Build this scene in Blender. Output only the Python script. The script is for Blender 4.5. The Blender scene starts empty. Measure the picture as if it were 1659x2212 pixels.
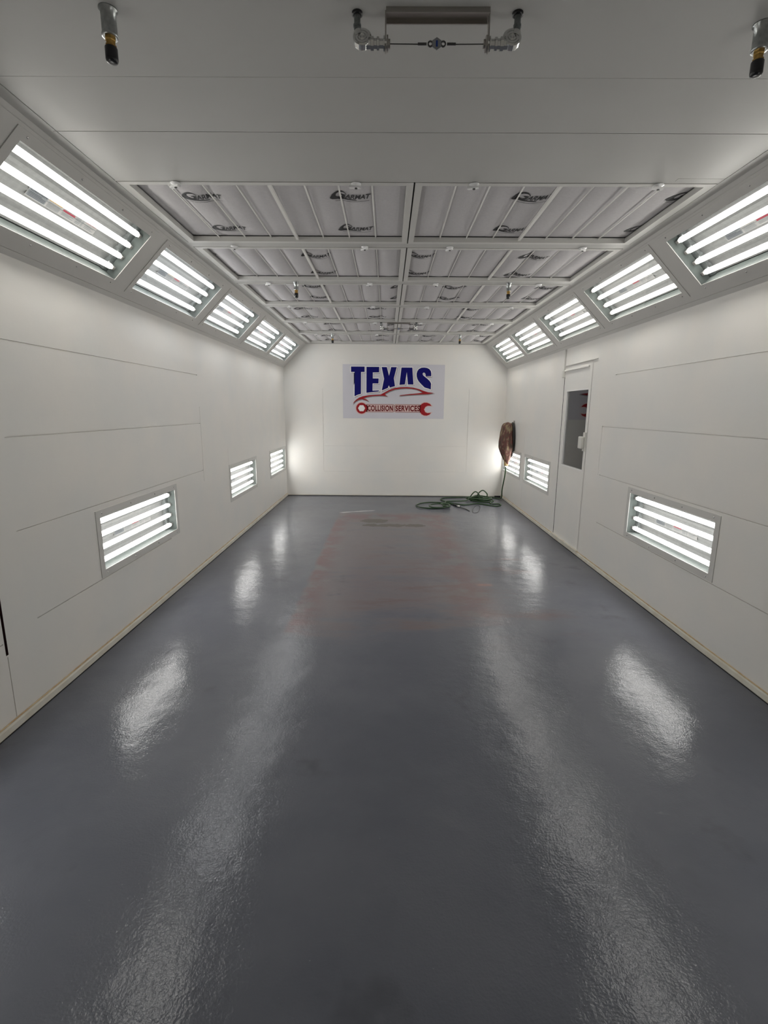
import bpy, bmesh, math, random
from mathutils import Vector, Matrix, noise
random.seed(7)
scene = bpy.context.scene
COL = scene.collection
pi = math.pi

# ------------------------------------------------------------------ measurements
W, D = 4.0, 9.27            # booth width, distance to the back wall
ZS, ZC, A = 2.309, 2.72, 0.408   # shoulder height, ceiling height, inset of the slope
LS = math.hypot(A, ZC - ZS)
Y0 = -1.7                   # front end of the booth, behind the camera
F_PX, PITCH, YAW, ROLL, CX, CH = 1082.14, 0.2010, 0.0052, 0.0069, 1.8628, 1.5831

# ------------------------------------------------------------------ camera
def cam_basis():
    def ray(px, py):
        c, s = math.cos(-ROLL), math.sin(-ROLL)
        x = c*px - s*py; q = s*px + c*py; uu = -q
        c, s = math.cos(PITCH), math.sin(PITCH)
        y = c + s*uu; z = -s + c*uu
        c, s = math.cos(-YAW), math.sin(-YAW)
        return Vector((c*x + s*y, -s*x + c*y, z))
    f = ray(0, 0); r = ray(1, 0) - f; d = ray(0, 1) - f
    return r.normalized(), (-d).normalized(), (-f).normalized()
cd = bpy.data.cameras.new('camera'); cam = bpy.data.objects.new('camera', cd); COL.objects.link(cam)
r_, u_, b_ = cam_basis()
m = Matrix((r_, u_, b_)).transposed().to_4x4(); m.translation = Vector((CX, 0, CH)); cam.matrix_world = m
cd.sensor_fit = 'VERTICAL'; cd.sensor_height = 24.0; cd.lens = 24.0*F_PX/2212; cd.clip_start = .02; cd.clip_end = 60
scene.camera = cam

# ------------------------------------------------------------------ world and exposure
wd = bpy.data.worlds.new('world'); scene.world = wd; wd.use_nodes = True
wd.node_tree.nodes['Background'].inputs[0].default_value = (.010, .010, .012, 1)
wd.node_tree.nodes['Background'].inputs[1].default_value = 1
vs = scene.view_settings
vs.view_transform = 'Standard'; vs.look = 'None'; vs.gamma = 1; vs.use_curve_mapping = False; vs.exposure = 0.0
TUBE_POWER = 10.8; LOW_TUBE_POWER = 12.8
scene.cycles.max_bounces = 10; scene.cycles.diffuse_bounces = 6; scene.cycles.glossy_bounces = 4
scene.cycles.transparent_max_bounces = 12

# ------------------------------------------------------------------ materials
def new_mat(name):
    mt = bpy.data.materials.new(name); mt.use_nodes = True
    nt = mt.node_tree; b = nt.nodes['Principled BSDF']; return mt, nt, b
def mat(name, col, rough=.5, metal=0., spec=.5, coat=0., bump=0., bscale=60., mott=0., mscale=3., mcol=None):
    mt, nt, b = new_mat(name)
    b.inputs['Base Color'].default_value = (*col, 1); b.inputs['Roughness'].default_value = rough
    b.inputs['Metallic'].default_value = metal; b.inputs['Specular IOR Level'].default_value = spec
    b.inputs['Coat Weight'].default_value = coat
    g = nt.nodes.new('ShaderNodeNewGeometry')
    if mott:
        n = nt.nodes.new('ShaderNodeTexNoise'); n.inputs['Scale'].default_value = mscale; n.inputs['Detail'].default_value = 4
        nt.links.new(g.outputs['Position'], n.inputs['Vector'])
        cr = nt.nodes.new('ShaderNodeValToRGB'); cr.color_ramp.elements[0].position = .35; cr.color_ramp.elements[1].position = .65
        mc = mcol or tuple(c*(1-mott) for c in col)
        cr.color_ramp.elements[0].color = (*mc, 1); cr.color_ramp.elements[1].color = (*col, 1)
        nt.links.new(n.outputs['Fac'], cr.inputs['Fac']); nt.links.new(cr.outputs['Color'], b.inputs['Base Color'])
    if bump:
        n = nt.nodes.new('ShaderNodeTexNoise'); n.inputs['Scale'].default_value = bscale; n.inputs['Detail'].default_value = 3
        nt.links.new(g.outputs['Position'], n.inputs['Vector'])
        bp = nt.nodes.new('ShaderNodeBump'); bp.inputs['Strength'].default_value = 1; bp.inputs['Distance'].default_value = bump
        nt.links.new(n.outputs['Fac'], bp.inputs['Height']); nt.links.new(bp.outputs['Normal'], b.inputs['Normal'])
    return mt
M = {}
M['wall'] = mat('booth_white_paint', (.80, .773, .73), .42, mott=.04, mscale=2.2, mcol=(.76, .752, .725), bump=.0004, bscale=30)
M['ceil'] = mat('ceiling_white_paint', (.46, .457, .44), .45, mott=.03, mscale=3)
M['trimw'] = mat('trim_white_paint', (.60, .59, .56), .4)
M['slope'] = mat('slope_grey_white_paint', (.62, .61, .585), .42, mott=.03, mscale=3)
M['sealant'] = mat('yellowed_sealant', (.46, .30, .15), .5, mott=.35, mscale=14, mcol=(.60, .48, .30))
M['base'] = mat('base_channel_white', (.66, .645, .58), .4, mott=.1, mscale=9, mcol=(.60, .56, .47))
M['dark'] = mat('dark_gap_and_shade', (.015, .014, .014), .8)
M['darkred'] = mat('dark_red_seal', (.05, .012, .012), .7)
M['filter'] = mat('filter_fabric', (.56, .545, .555), .95, spec=.1, bump=.001, bscale=220, mott=.05, mscale=60)
M['frame'] = mat('filter_frame_white', (.56, .555, .53), .45)
M['wire'] = mat('grille_white_wire', (.72, .71, .68), .4)
M['ink'] = mat('black_print', (.02, .02, .022), .7)
M['plenum'] = mat('plenum_shadow', (.12, .12, .12), .8)
M['galv'] = mat('galvanised_steel', (.24, .26, .26), .38, metal=.85, mott=.35, mscale=70)
M['zinc'] = mat('zinc_fitting', (.48, .50, .50), .28, metal=1, mott=.3, mscale=60)
M['reflector'] = mat('brushed_reflector', (.048, .050, .049), .6, spec=.12, mott=.2, mscale=40)
M['liner'] = mat('housing_liner', (.070, .082, .078), .6, spec=.15, mott=.2, mscale=30)
M['brass'] = mat('aged_brass', (.55, .34, .10), .35, metal=.9, mott=.35, mscale=90)
M['rubber'] = mat('black_rubber', (.012, .012, .014), .25, spec=.5)
M['chrome'] = mat('bright_chrome', (.62, .62, .61), .15, metal=1)
M['steel'] = mat('brushed_steel', (.42, .40, .37), .35, metal=1)
M['darksteel'] = mat('dark_steel', (.10, .10, .10), .4, metal=.9)
M['latch'] = mat('clear_latch_plastic', (.86, .86, .86), .15, coat=.5)
M['socket'] = mat('lamp_socket_grey', (.25, .24, .23), .4)
M['sticker'] = mat('sticker_white', (.085, .085, .083), .6, spec=.1)
M['lbl_grey'] = mat('label_grey', (.30, .31, .32), .5)
M['st_grey'] = mat('sticker_grey', (.045, .05, .053), .6, spec=.1)
M['st_text'] = mat('sticker_dark_text', (.010, .012, .016), .6, spec=.1)
M['st_orange'] = mat('sticker_orange', (.12, .065, .008), .6, spec=.1)
M['st_red'] = mat('sticker_red', (.075, .004, .010), .6, spec=.1)
M['vinyl'] = mat('sign_vinyl', (.62, .61, .66), .3)
M['s_white'] = mat('sign_white', (.86, .85, .84), .35)
M['s_blue'] = mat('sign_navy', (.004, .004, .13), .5, spec=.15)
M['s_shadow'] = mat('sign_grey_shadow', (.22, .20, .20), .4)
M['s_red'] = mat('sign_red', (.34, .014, .02), .45, spec=.2)
M['s_dred'] = mat('sign_dark_red', (.15, .005, .008), .5, spec=.2)
M['s_pink'] = mat('sign_pink', (.70, .52, .50), .4)
M['blueink'] = mat('blue_ink', (.01, .05, .30), .5)
M['hose'] = mat('green_hose', (.022, .068, .018), .4, mott=.4, mscale=12)
M['hoseblack'] = mat('black_hose', (.012, .011, .010), .5)
def paper_mat():
    mt, nt, b = new_mat('stained_masking_paper'); b.inputs['Roughness'].default_value = .75
    g = nt.nodes.new('ShaderNodeNewGeometry'); mp = nt.nodes.new('ShaderNodeMapping'); mp.inputs['Scale'].default_value = (1, 1, .38)
    n = nt.nodes.new('ShaderNodeTexNoise'); n.inputs['Scale'].default_value = 17; n.inputs['Detail'].default_value = 5; n.inputs['Roughness'].default_value = .65
    nt.links.new(g.outputs['Position'], mp.inputs[0]); nt.links.new(mp.outputs[0], n.inputs['Vector'])
    cr = nt.nodes.new('ShaderNodeValToRGB'); el = cr.color_ramp.elements
    el[0].position = .30; el[0].color = (.030, .020, .014, 1); el[1].position = .70; el[1].color = (.34, .27, .15, 1)
    for p, c in ((.42, (.10, .062, .040, 1)), (.50, (.125, .030, .032, 1)), (.56, (.20, .15, .09, 1))):
        k = el.new(p); k.color = c
    nt.links.new(n.outputs['Fac'], cr.inputs['Fac']); nt.links.new(cr.outputs['Color'], b.inputs['Base Color'])
    return mt
M['paper'] = paper_mat()
M['paperend'] = mat('tan_masking_paper', (.50, .36, .18), .7)
M['ledge'] = mat('white_ledge', (.66, .65, .61), .4)

def glass(name, fac):
    mt, nt, b = new_mat(name); nt.nodes.remove(b)
    out = nt.nodes['Material Output']
    t = nt.nodes.new('ShaderNodeBsdfTransparent'); t.inputs[0].default_value = (.96, .97, .965, 1)
    g = nt.nodes.new('ShaderNodeBsdfGlossy'); g.inputs['Roughness'].default_value = .02
    fr = nt.nodes.new('ShaderNodeFresnel'); fr.inputs[0].default_value = 1.5
    mu = nt.nodes.new('ShaderNodeMath'); mu.operation = 'MULTIPLY'; mu.inputs[1].default_value = fac; mu.use_clamp = True
    mx = nt.nodes.new('ShaderNodeMixShader')
    nt.links.new(fr.outputs[0], mu.inputs[0]); nt.links.new(mu.outputs[0], mx.inputs[0])
    nt.links.new(t.outputs[0], mx.inputs[1]); nt.links.new(g.outputs[0], mx.inputs[2]); nt.links.new(mx.outputs[0], out.inputs[0])
    return mt
M['pane'] = glass('light_cover_glass', .8)
M['winglass'] = glass('door_window_glass', 1.5)

def tube_mat(name, col, st):
    mt, nt, b = new_mat(name)
    b.inputs['Base Color'].default_value = (.8, .8, .8, 1)
    b.inputs['Emission Color'].default_value = (*col, 1); b.inputs['Emission Strength'].default_value = st
    return mt
M['tube'] = tube_mat('fluorescent_tube_glow', (1.0, .965, .91), TUBE_POWER)
M['tubec'] = tube_mat('fluorescent_tube_glow_cool', (.985, .98, .98), TUBE_POWER)
M['tubel'] = tube_mat('fluorescent_tube_glow_low', (1.0, .975, .94), LOW_TUBE_POWER)

# floor: grey epoxy with overspray stains
class NG:
    def __init__(s, nt): s.nt = nt
    def _in(s, n, i, v):
        if v is None: return
        if hasattr(v, 'is_linked') or hasattr(v, 'links'): s.nt.links.new(v, n.inputs[i])
        else: n.inputs[i].default_value = v
    def m(s, op, a, b=None, c=None, clamp=False):
        n = s.nt.nodes.new('ShaderNodeMath'); n.operation = op; n.use_clamp = clamp
        s._in(n, 0, a); s._in(n, 1, b); s._in(n, 2, c); return n.outputs[0]
    def ss(s, x, lo, hi):       # smooth step
        n = s.nt.nodes.new('ShaderNodeMapRange'); n.interpolation_type = 'SMOOTHSTEP'
        s._in(n, 0, x); n.inputs[1].default_value = lo; n.inputs[2].default_value = hi
        return n.outputs[0]
    def noise(s, vec, sc, det=4, rough=.6, stretch=None, off=(0, 0, 0)):
        mp = s.nt.nodes.new('ShaderNodeMapping'); s.nt.links.new(vec, mp.inputs['Vector'])
        mp.inputs['Scale'].default_value = stretch or (1, 1, 1); mp.inputs['Location'].default_value = off
        n = s.nt.nodes.new('ShaderNodeTexNoise'); n.inputs['Scale'].default_value = sc; n.inputs['Detail'].default_value = det
        n.inputs['Roughness'].default_value = rough
        s.nt.links.new(mp.outputs[0], n.inputs['Vector']); return n.outputs['Fac']
    def mix(s, f, a, b):
        n = s.nt.nodes.new('ShaderNodeMix'); n.data_type = 'RGBA'
        s._in(n, 0, f)
        for i, v in ((6, a), (7, b)):
            if isinstance(v, tuple): n.inputs[i].default_value = (*v, 1)
            else: s.nt.links.new(v, n.inputs[i])
        return n.outputs[2]
def floor_mat():
    mt, nt, b = new_mat('grey_epoxy_floor'); g = NG(nt)
    geo = nt.nodes.new('ShaderNodeNewGeometry'); P = geo.outputs['Position']
    sp = nt.nodes.new('ShaderNodeSeparateXYZ'); nt.links.new(P, sp.inputs[0]); x, y = sp.outputs[0], sp.outputs[1]
    mul = lambda *a: a[0] if len(a) == 1 else g.m('MULTIPLY', a[0], mul(*a[1:]))
    n1 = g.noise(P, 1.1, 5); n2 = g.noise(P, 3.2, 5, off=(5, 1, 0)); n3 = g.noise(P, 420, 2, .5)
    n4 = g.noise(P, 1.6, 6, .65, stretch=(.6, 2.2, 1), off=(2, 9, 0))
    col = g.mix(g.ss(n1, .35, .68), (.096, .102, .125), (.122, .128, .149))
    # car-shaped overspray rectangle
    xe = g.m('ADD', x, mul(g.m('SUBTRACT', n2, .5), .06))
    L = g.ss(xe, 1.10, 1.16); R = g.m('SUBTRACT', 1, g.ss(xe, 2.62, 2.95))
    B = g.m('SUBTRACT', 1, g.ss(g.m('ADD', y, mul(g.m('SUBTRACT', n2, .5), .5)), 7.5, 7.85))
    N = g.ss(g.m('ADD', y, mul(g.m('SUBTRACT', n4, .5), 2.4)), 3.2, 4.0)
    rect = mul(mul(L, R), mul(B, N))
    col = g.mix(mul(rect, g.ss(n4, .25, .55), .85), col, (.150, .128, .132))
    # stronger red-brown at the edges of the rectangle
    eL = mul(L, g.m('SUBTRACT', 1, g.ss(xe, 1.16, 1.42))); eB = mul(B, g.ss(y, 6.9, 7.4)); eR = mul(g.ss(xe, 2.25, 2.6), R)
    edge = g.m('MAXIMUM', mul(eL, B, N), mul(g.m('MAXIMUM', eB, mul(eR, .8)), rect))
    col = g.mix(mul(edge, g.ss(n2, .36, .56), .75), col, (.140, .068, .070))
    red2 = mul(g.ss(n4, .5, .68), g.ss(y, 3.2, 3.7), g.m('SUBTRACT', 1, g.ss(y, 5.4, 6.2)), g.ss(x, 1.3, 1.9), g.m('SUBTRACT', 1, g.ss(x, 3.1, 3.5)))
    col = g.mix(mul(red2, .55), col, (.13, .075, .062))
    # brown puddle marks
    wx = g.m('ADD', x, mul(g.m('SUBTRACT', g.noise(P, 6, 4, .6), .5), .22)); wy = g.m('ADD', y, mul(g.m('SUBTRACT', g.noise(P, 7, 4, .6, off=(4, 4, 4)), .5), .22))
    pud = None
    for cx, cy, rx, ry in ((1.70, 7.12, .19, .13), (1.93, 6.84, .20, .10), (1.65, 6.83, .12, .075), (2.26, 6.83, .14, .10)):
        dx = g.m('DIVIDE', g.m('SUBTRACT', wx, cx), rx); dy = g.m('DIVIDE', g.m('SUBTRACT', wy, cy), ry)
        k = g.m('SUBTRACT', 1, g.ss(g.m('ADD', mul(dx, dx), mul(dy, dy)), .85, 1.1))
        pud = k if pud is None else g.m('MAXIMUM', pud, k)
    col = g.mix(mul(pud, .95), col, (.060, .052, .034))
    # pale streaks and scuffs
    sl = g.m('ABSOLUTE', g.m('SUBTRACT', y, g.m('ADD', mul(x, .36), 7.29)))
    st = mul(g.m('SUBTRACT', 1, g.ss(g.m('ADD', sl, mul(g.m('SUBTRACT', n2, .5), .10)), .02, .045)), g.ss(x, 1.10, 1.2), g.m('SUBTRACT', 1, g.ss(x, 1.62, 1.7)))
    col = g.mix(mul(st, .9), col, (.42, .42, .42))
    sc = g.noise(P, 7, 8, .75, stretch=(.35, 1.5, 1), off=(1, 4, 2))
    col = g.mix(mul(g.ss(sc, .66, .74), .35), col, (.22, .22, .225))
    fl = g.noise(P, 55, 3, .6)
    col = g.mix(mul(g.ss(fl, .72, .76), .45), col, (.26, .26, .27))
    dk = g.noise(P, 2.3, 4, .6, off=(11, 3, 7))
    col = g.mix(mul(g.ss(dk, .60, .74), .5), col, (.058, .060, .072))
    orr = mul(g.m('SUBTRACT', 1, g.ss(g.m('ABSOLUTE', g.m('SUBTRACT', y, 4.42)), .01, .05)), g.ss(x, 2.68, 2.74), g.m('SUBTRACT', 1, g.ss(x, 2.82, 2.87)))
    col = g.mix(mul(orr, .35), col, (.35, .14, .10))
    nt.links.new(col, b.inputs['Base Color'])
    # gloss: smoother patches near the back, orange peel everywhere
    ro = g.m('ADD', .055, mul(g.ss(n1, .3, .7), .045))
    ro = g.m('ADD', ro, mul(rect, .05))
    ro = g.m('SUBTRACT', ro, mul(pud, .05))
    nt.links.new(ro, b.inputs['Coat Roughness']); b.inputs['Coat Weight'].default_value = .52; b.inputs['Coat IOR'].default_value = 1.5
    b.inputs['Roughness'].default_value = .5; b.inputs['Specular IOR Level'].default_value = .18
    h = g.noise(P, 120, 2, .5); h2 = g.noise(P, 9, 3, .5)
    hh = g.m('ADD', g.m('ADD', mul(h, .00075), mul(h2, .0012)), g.m('ADD', mul(g.noise(P, 32, 2, .5, off=(3, 3, 0)), .0009), mul(g.noise(P, 3.5, 2, .5, off=(7, 3, 0)), .0055)))
    bp = nt.nodes.new('ShaderNodeBump'); bp.inputs['Strength'].default_value = 1; bp.inputs['Distance'].default_value = 1
    nt.links.new(hh, bp.inputs['Height']); nt.links.new(bp.outputs['Normal'], b.inputs['Normal']); nt.links.new(bp.outputs['Normal'], b.inputs['Coat Normal'])
    return mt
M['floor'] = floor_mat()

# ------------------------------------------------------------------ mesh helpers
def link(name, bm, material, parent=None, smooth=False, loc=None):
    me = bpy.data.meshes.new(name)
    bmesh.ops.recalc_face_normals(bm, faces=bm.faces[:]) if smooth is not None else None
    bm.to_mesh(me); bm.free()
    for mt in (material if isinstance(material, (list, tuple)) else [material]): me.materials.append(mt)
    if smooth:
        for p in me.polygons: p.use_smooth = True
    return obj(name, me, parent, loc)
def obj(name, me, parent=None, loc=None):
    o = bpy.data.objects.new(name, me); COL.objects.link(o)
    if parent: o.parent = parent
    if loc is not None: o.location = loc
    return o
def tag(o, label, cat=None, group=None, kind=None):
    if label: o['label'] = label
    if cat: o['category'] = cat
    if group: o['group'] = group
    if kind: o['kind'] = kind
    return o
def empty(name, label, cat, loc=(0, 0, 0), group=None, mtx=None):
    o = bpy.data.objects.new(name, None); COL.objects.link(o); o.empty_display_size = .1
    if mtx is not None: o.matrix_world = mtx
    else: o.location = loc
    return tag(o, label, cat, group)
def struct(name, bm, material, label=None, smooth=False, parent=None):
    o = link(name, bm, material, parent, smooth=smooth); o['kind'] = 'structure'
    if label: o['label'] = label
    return o
def B(): return bmesh.new()
def box(bm, x0, x1, y0, y1, z0, z1, mi=0, mtx=None):
    v = [bm.verts.new((x, y, z)) for z in (z0, z1) for y in (y0, y1) for x in (x0, x1)]
    for q in ((0, 2, 3, 1), (4, 5, 7, 6), (0, 1, 5, 4), (2, 6, 7, 3), (1, 3, 7, 5), (0, 4, 6, 2)):
        f = bm.faces.new([v[i] for i in q]); f.material_index = mi
    if mtx is not None: bmesh.ops.transform(bm, matrix=mtx, verts=v)
    return v
def bevel(bm, w, seg=2):
    bmesh.ops.bevel(bm, geom=bm.edges[:], offset=w, segments=seg, affect='EDGES', profile=.6, clamp_overlap=True)
def lathe(bm, prof, seg=20, mtx=None, axis='Z'):
    rings = []; allv = []
    for r, z in prof:
        if r < 1e-6: ring = [bm.verts.new((0, 0, z))]
        else: ring = [bm.verts.new((r*math.cos(2*pi*i/seg), r*math.sin(2*pi*i/seg), z)) for i in range(seg)]
        rings.append(ring); allv += ring
    for a, b in zip(rings, rings[1:]):
        if len(a) == 1 and len(b) == 1: continue
        for i in range(seg):
            j = (i+1) % seg
            if len(a) == 1: bm.faces.new((a[0], b[j], b[i]))
            elif len(b) == 1: bm.faces.new((a[i], a[j], b[0]))
            else: bm.faces.new((a[i], a[j], b[j], b[i]))
    for ring in (rings[0], rings[-1]):
        if len(ring) > 1: bm.faces.new(ring)
    if mtx is not None: bmesh.ops.transform(bm, matrix=mtx, verts=allv)
    return allv
def axis_mtx(p, d, up=Vector((0, 0, 1))):
    d = Vector(d).normalized(); q = d.to_track_quat('Z', 'Y'); m = q.to_matrix().to_4x4(); m.translation = Vector(p); return m
def rod(bm, p0, p1, r, seg=10):
    p0, p1 = Vector(p0), Vector(p1); L = (p1-p0).length
    lathe(bm, [(r, 0), (r, L)], seg, axis_mtx(p0, p1-p0))
def spline(pts, n=8, closed=False):
    pts = [Vector(p) for p in pts]; out = []; N = len(pts)
    rng = range(N if closed else N-1)
    for i in rng:
        g = (lambda k: pts[k % N]) if closed else (lambda k: pts[min(max(k, 0), N-1)])
        a, b, c, d = g(i-1), g(i), g(i+1), g(i+2)
        for k in range(n):
            t = k/n
            out.append(.5*((2*b) + (c-a)*t + (2*a-5*b+4*c-d)*t*t + (-a+3*b-3*c+d)*t**3))
    if not closed: out.append(pts[-1])
    return out
def sweep(bm, pts, r, seg=8, closed=False):
    N = len(pts); rings = []; nrm = None
    for i, p in enumerate(pts):
        if closed: t = pts[(i+1) % N]-pts[i-1]
        else: t = pts[min(i+1, N-1)]-pts[max(i-1, 0)]
        if t.length < 1e-9: t = Vector((0, 0, 1))
        t.normalize()
        if nrm is None: nrm = t.orthogonal().normalized()
        nrm = (nrm - t*nrm.dot(t)); nrm = nrm.normalized() if nrm.length > 1e-6 else t.orthogonal().normalized()
        bi = t.cross(nrm); rr = r(i/(N-1)) if callable(r) else r
        rings.append([bm.verts.new(p + (nrm*math.cos(2*pi*k/seg) + bi*math.sin(2*pi*k/seg))*rr) for k in range(seg)])
    for i in range(N if closed else N-1):
        a, b = rings[i], rings[(i+1) % N]
        for k in range(seg): bm.faces.new((a[k], a[(k+1) % seg], b[(k+1) % seg], b[k]))
    if not closed: bm.faces.new(rings[0]); bm.faces.new(rings[-1])

def relief(us, vs_, level, Mp, matf=None):
    """sheet of panels with recessed seams and real openings; level(u,v) -> depth or None for a hole"""
    us = sorted(set(round(u, 5) for u in us)); vs_ = sorted(set(round(v, 5) for v in vs_))
    bm = B(); lv = {}
    for i in range(len(us)-1):
        for j in range(len(vs_)-1):
            lv[i, j] = level((us[i]+us[i+1])/2, (vs_[j]+vs_[j+1])/2)
    cache = {}
    def V(u, v, d):
        k = (u, v, round(d, 5))
        if k not in cache: cache[k] = bm.verts.new(Mp(u, v, d))
        return cache[k]
    def face(vs4, mi=0):
        try: f = bm.faces.new(vs4); f.material_index = mi
        except ValueError: pass
    HD = .03
    for (i, j), d in lv.items():
        u0, u1, v0, v1 = us[i], us[i+1], vs_[j], vs_[j+1]
        if d is not None: face([V(u0, v0, d), V(u1, v0, d), V(u1, v1, d), V(u0, v1, d)], matf((u0+u1)/2, (v0+v1)/2, d) if matf else 0)
        for (k, e) in (((i+1, j), ((u1, v0), (u1, v1))), ((i, j+1), ((u0, v1), (u1, v1)))):
            if k not in lv: continue
            d2 = lv[k]
            if d == d2: continue
            a = HD if d is None else d; b = HD if d2 is None else d2
            if abs(a-b) < 1e-6: continue
            (p, q), (r, s) = e
            face([V(p, q, a), V(r, s, a), V(r, s, b), V(p, q, b)], 1 if (matf and None not in (d, d2) and max(d, d2) > .02) else 0)
    return bm
def inside(u, v, R): return R[0] < u < R[1] and R[2] < v < R[3]

# ------------------------------------------------------------------ text and flat shapes
def flat_curve(splines, offset=0.0):
    cu = bpy.data.curves.new('tmp', 'CURVE'); cu.dimensions = '2D'; cu.fill_mode = 'BOTH'; cu.offset = offset
    for pts in splines:
        s = cu.splines.new('POLY'); s.points.add(len(pts)-1)
        for p, (x, y) in zip(s.points, pts): p.co = (x, y, 0, 1)
        s.use_cyclic_u = True
    return _to_mesh(cu)
def _to_mesh(cu):
    o = bpy.data.objects.new('tmp', cu); COL.objects.link(o)
    dg = bpy.context.evaluated_depsgraph_get(); me = bpy.data.meshes.new_from_object(o.evaluated_get(dg))
    bpy.data.objects.remove(o); bpy.data.curves.remove(cu)
    bm = B(); bm.from_mesh(me); bpy.data.meshes.remove(me)
    return bm
def text_bm(txt, x0, y0, w, h, bold=0.0, shear=0.0, spacing=1.0, outline=0.0):
    cu = bpy.data.curves.new('tmp', 'FONT'); cu.body = txt; cu.size = 1; cu.offset = bold; cu.shear = shear; cu.space_character = spacing
    cu.resolution_u = 5
    bm = _to_mesh(cu)
    xs = [v.co.x for v in bm.verts]; ys = [v.co.y for v in bm.verts]
    sx = w/(max(xs)-min(xs)); sy = h/(max(ys)-min(ys)); mx, my = min(xs), min(ys)
    for v in bm.verts: v.co = ((v.co.x-mx)*sx+x0, (v.co.y-my)*sy+y0, 0)
    return bm
def add_bm(dst, src, mtx=None, dz=0, mi=0):
    me = bpy.data.meshes.new('t'); 
    for f in src.faces: f.material_index = mi
    for v in src.verts: v.co.z += dz
    if mtx is not None: bmesh.ops.transform(src, matrix=mtx, verts=src.verts[:])
    src.to_mesh(me); src.free(); dst.from_mesh(me); bpy.data.meshes.remove(me)
def orient(bm, n):      # make flat faces look along n
    for f in bm.faces:
        f.normal_update()
        if f.normal.dot(n) < 0: f.normal_flip()

# ================================================================== LIGHT FIXTURE LAYOUT
OL, OW, FL = 1.16, .365, .048          # opening length, opening width, flange width
S0 = .127                              # where the opening starts up the slope
UP_L = [2.305, 3.690, 5.062, 6.452, 7.790]          # near end of each opening, left slope
UP_R = [2.360, 3.740, 5.125, 6.500, 7.830]
LO_L = [3.168, 5.930, 8.005, .80]  # last one: unseen light added beside the camera to brighten the near floor
LO_R = [3.186, 6.600, 8.065, .50]  # last one likewise added out of frame, lights the near right floor
LOZ = .535
e = .006
holesUL = [(y-e, y+OL+e, S0-e, S0+OW+e) for y in UP_L]
holesUR = [(y-e, y+OL+e, S0-e, S0+OW+e) for y in UP_R]
holesL = [(y-e, y+OL+e, LOZ-e, LOZ+OW-.015+e) for y in LO_L]
holesR = [(y-e, y+OL+e, LOZ-e, LOZ+OW-.015+e) for y in LO_R]

# ================================================================== STRUCTURE
bm = B(); box(bm, -.1, W+.1, Y0-.1, D+.1, -.1, 0); struct('floor', bm, M['floor'], 'grey glossy epoxy floor with reddish overspray stains')

def wall(name, side, holes, seams, label, extra=()):
    us = [Y0, D]; vv = [0, ZS]
    for h in holes: us += h[:2]; vv += h[2:]
    for s in seams: us += s[:2]; vv += s[2:4]
    def level(u, v):
        for h in holes:
            if inside(u, v, h): return None
        for s in seams:
            if inside(u, v, s): return s[4]
        return 0
    x = (lambda d: -d) if side == 'L' else (lambda d: W+d)
    bm = relief(us, vv, level, lambda u, v, d: (x(d), u, v), lambda u, v, d: 1 if d > .02 else 0)
    # outer skin so that the wall has thickness
    xo = x(.22); s = x(.20)
    box(bm, min(xo, s), max(xo, s), Y0-.1, D+.1, -.1, ZS+.0, 2)
    return struct(name, bm, [M['wall'], M['dark'] if side == 'R' else M['darkred'], M['plenum']], label)
hs = lambda z, y0, y1, d=.009, w=.0055: (y0, y1, z-w/2, z+w/2, d)
vs3 = lambda y, z0, z1, d=.007, w=.005: (y-w/2, y+w/2, z0, z1, d)
wall('wall_left', 'L', holesL,
     [hs(1.905, 2.45, 5.05), hs(1.440, 2.45, 5.05), hs(.972, 2.44, 5.05), hs(.480, 2.50, 4.2), vs3(5.06, .86, 1.60, .005, .006), vs3(5.88, .93, 1.15, .004, .005),
      vs3(2.266, .05, .375), vs3(2.266, .385, 1.9, .06, .016), hs(.45, Y0, 2.25), hs(.93, Y0, 2.25)], 'left wall of white painted metal panels')
DY0, DY1, DZ = 5.420, 6.244, 2.105
door_hole = (DY0, DY1, .055, DZ)
wall('wall_right', 'R', holesR+[door_hole],
     [hs(1.920, 2.35, 4.87), hs(1.438, 2.35, 5.06), hs(.958, 2.35, 5.03), hs(.478, 2.35, 5.0), vs3(5.06, .95, 1.44), vs3(6.255, .05, 2.0, .06, .018), vs3(6.255, 2.0, 2.31, .01, .008),
      vs3(7.86, .03, 1.2, .003, .004)], 'right wall of white painted metal panels')

# back wall with faint door panel lines
def backlevel(u, v):
    for s in backseams:
        if inside(u, v, s): return s[4]
    return 0
backseams = [(.693, .699, .46, 1.96, .006), (3.327, 3.333, .46, 1.96, .006), (.7, 3.33, .932, .937, .006), (.7, 3.33, .461, .466, .006),
             (.7, 3.33, 1.405, 1.408, .002), (.05, 3.95, .012, .022, .01)]
us = [0, W]; vv = [.012, ZS]
for s in backseams: us += s[:2]; vv += s[2:4]
bm = relief(us, vv, backlevel, lambda u, v, d: (u, D+d, v))
vs_l = [bm.verts.new(p) for p in ((0, D, ZS), (A, D, ZC+.03), (W-A, D, ZC+.03), (W, D, ZS))]; bm.faces.new(vs_l)
box(bm, -.25, W+.25, D+.08, D+.12, -.1, 3.0)
struct('wall_back', bm, M['wall'], 'white back wall behind the shop sign')
bm = B(); box(bm, -.25, W+.25, Y0-.05, Y0, 0, 3.0); struct('wall_front', bm, M['wall'], 'white front wall behind the camera')

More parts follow.
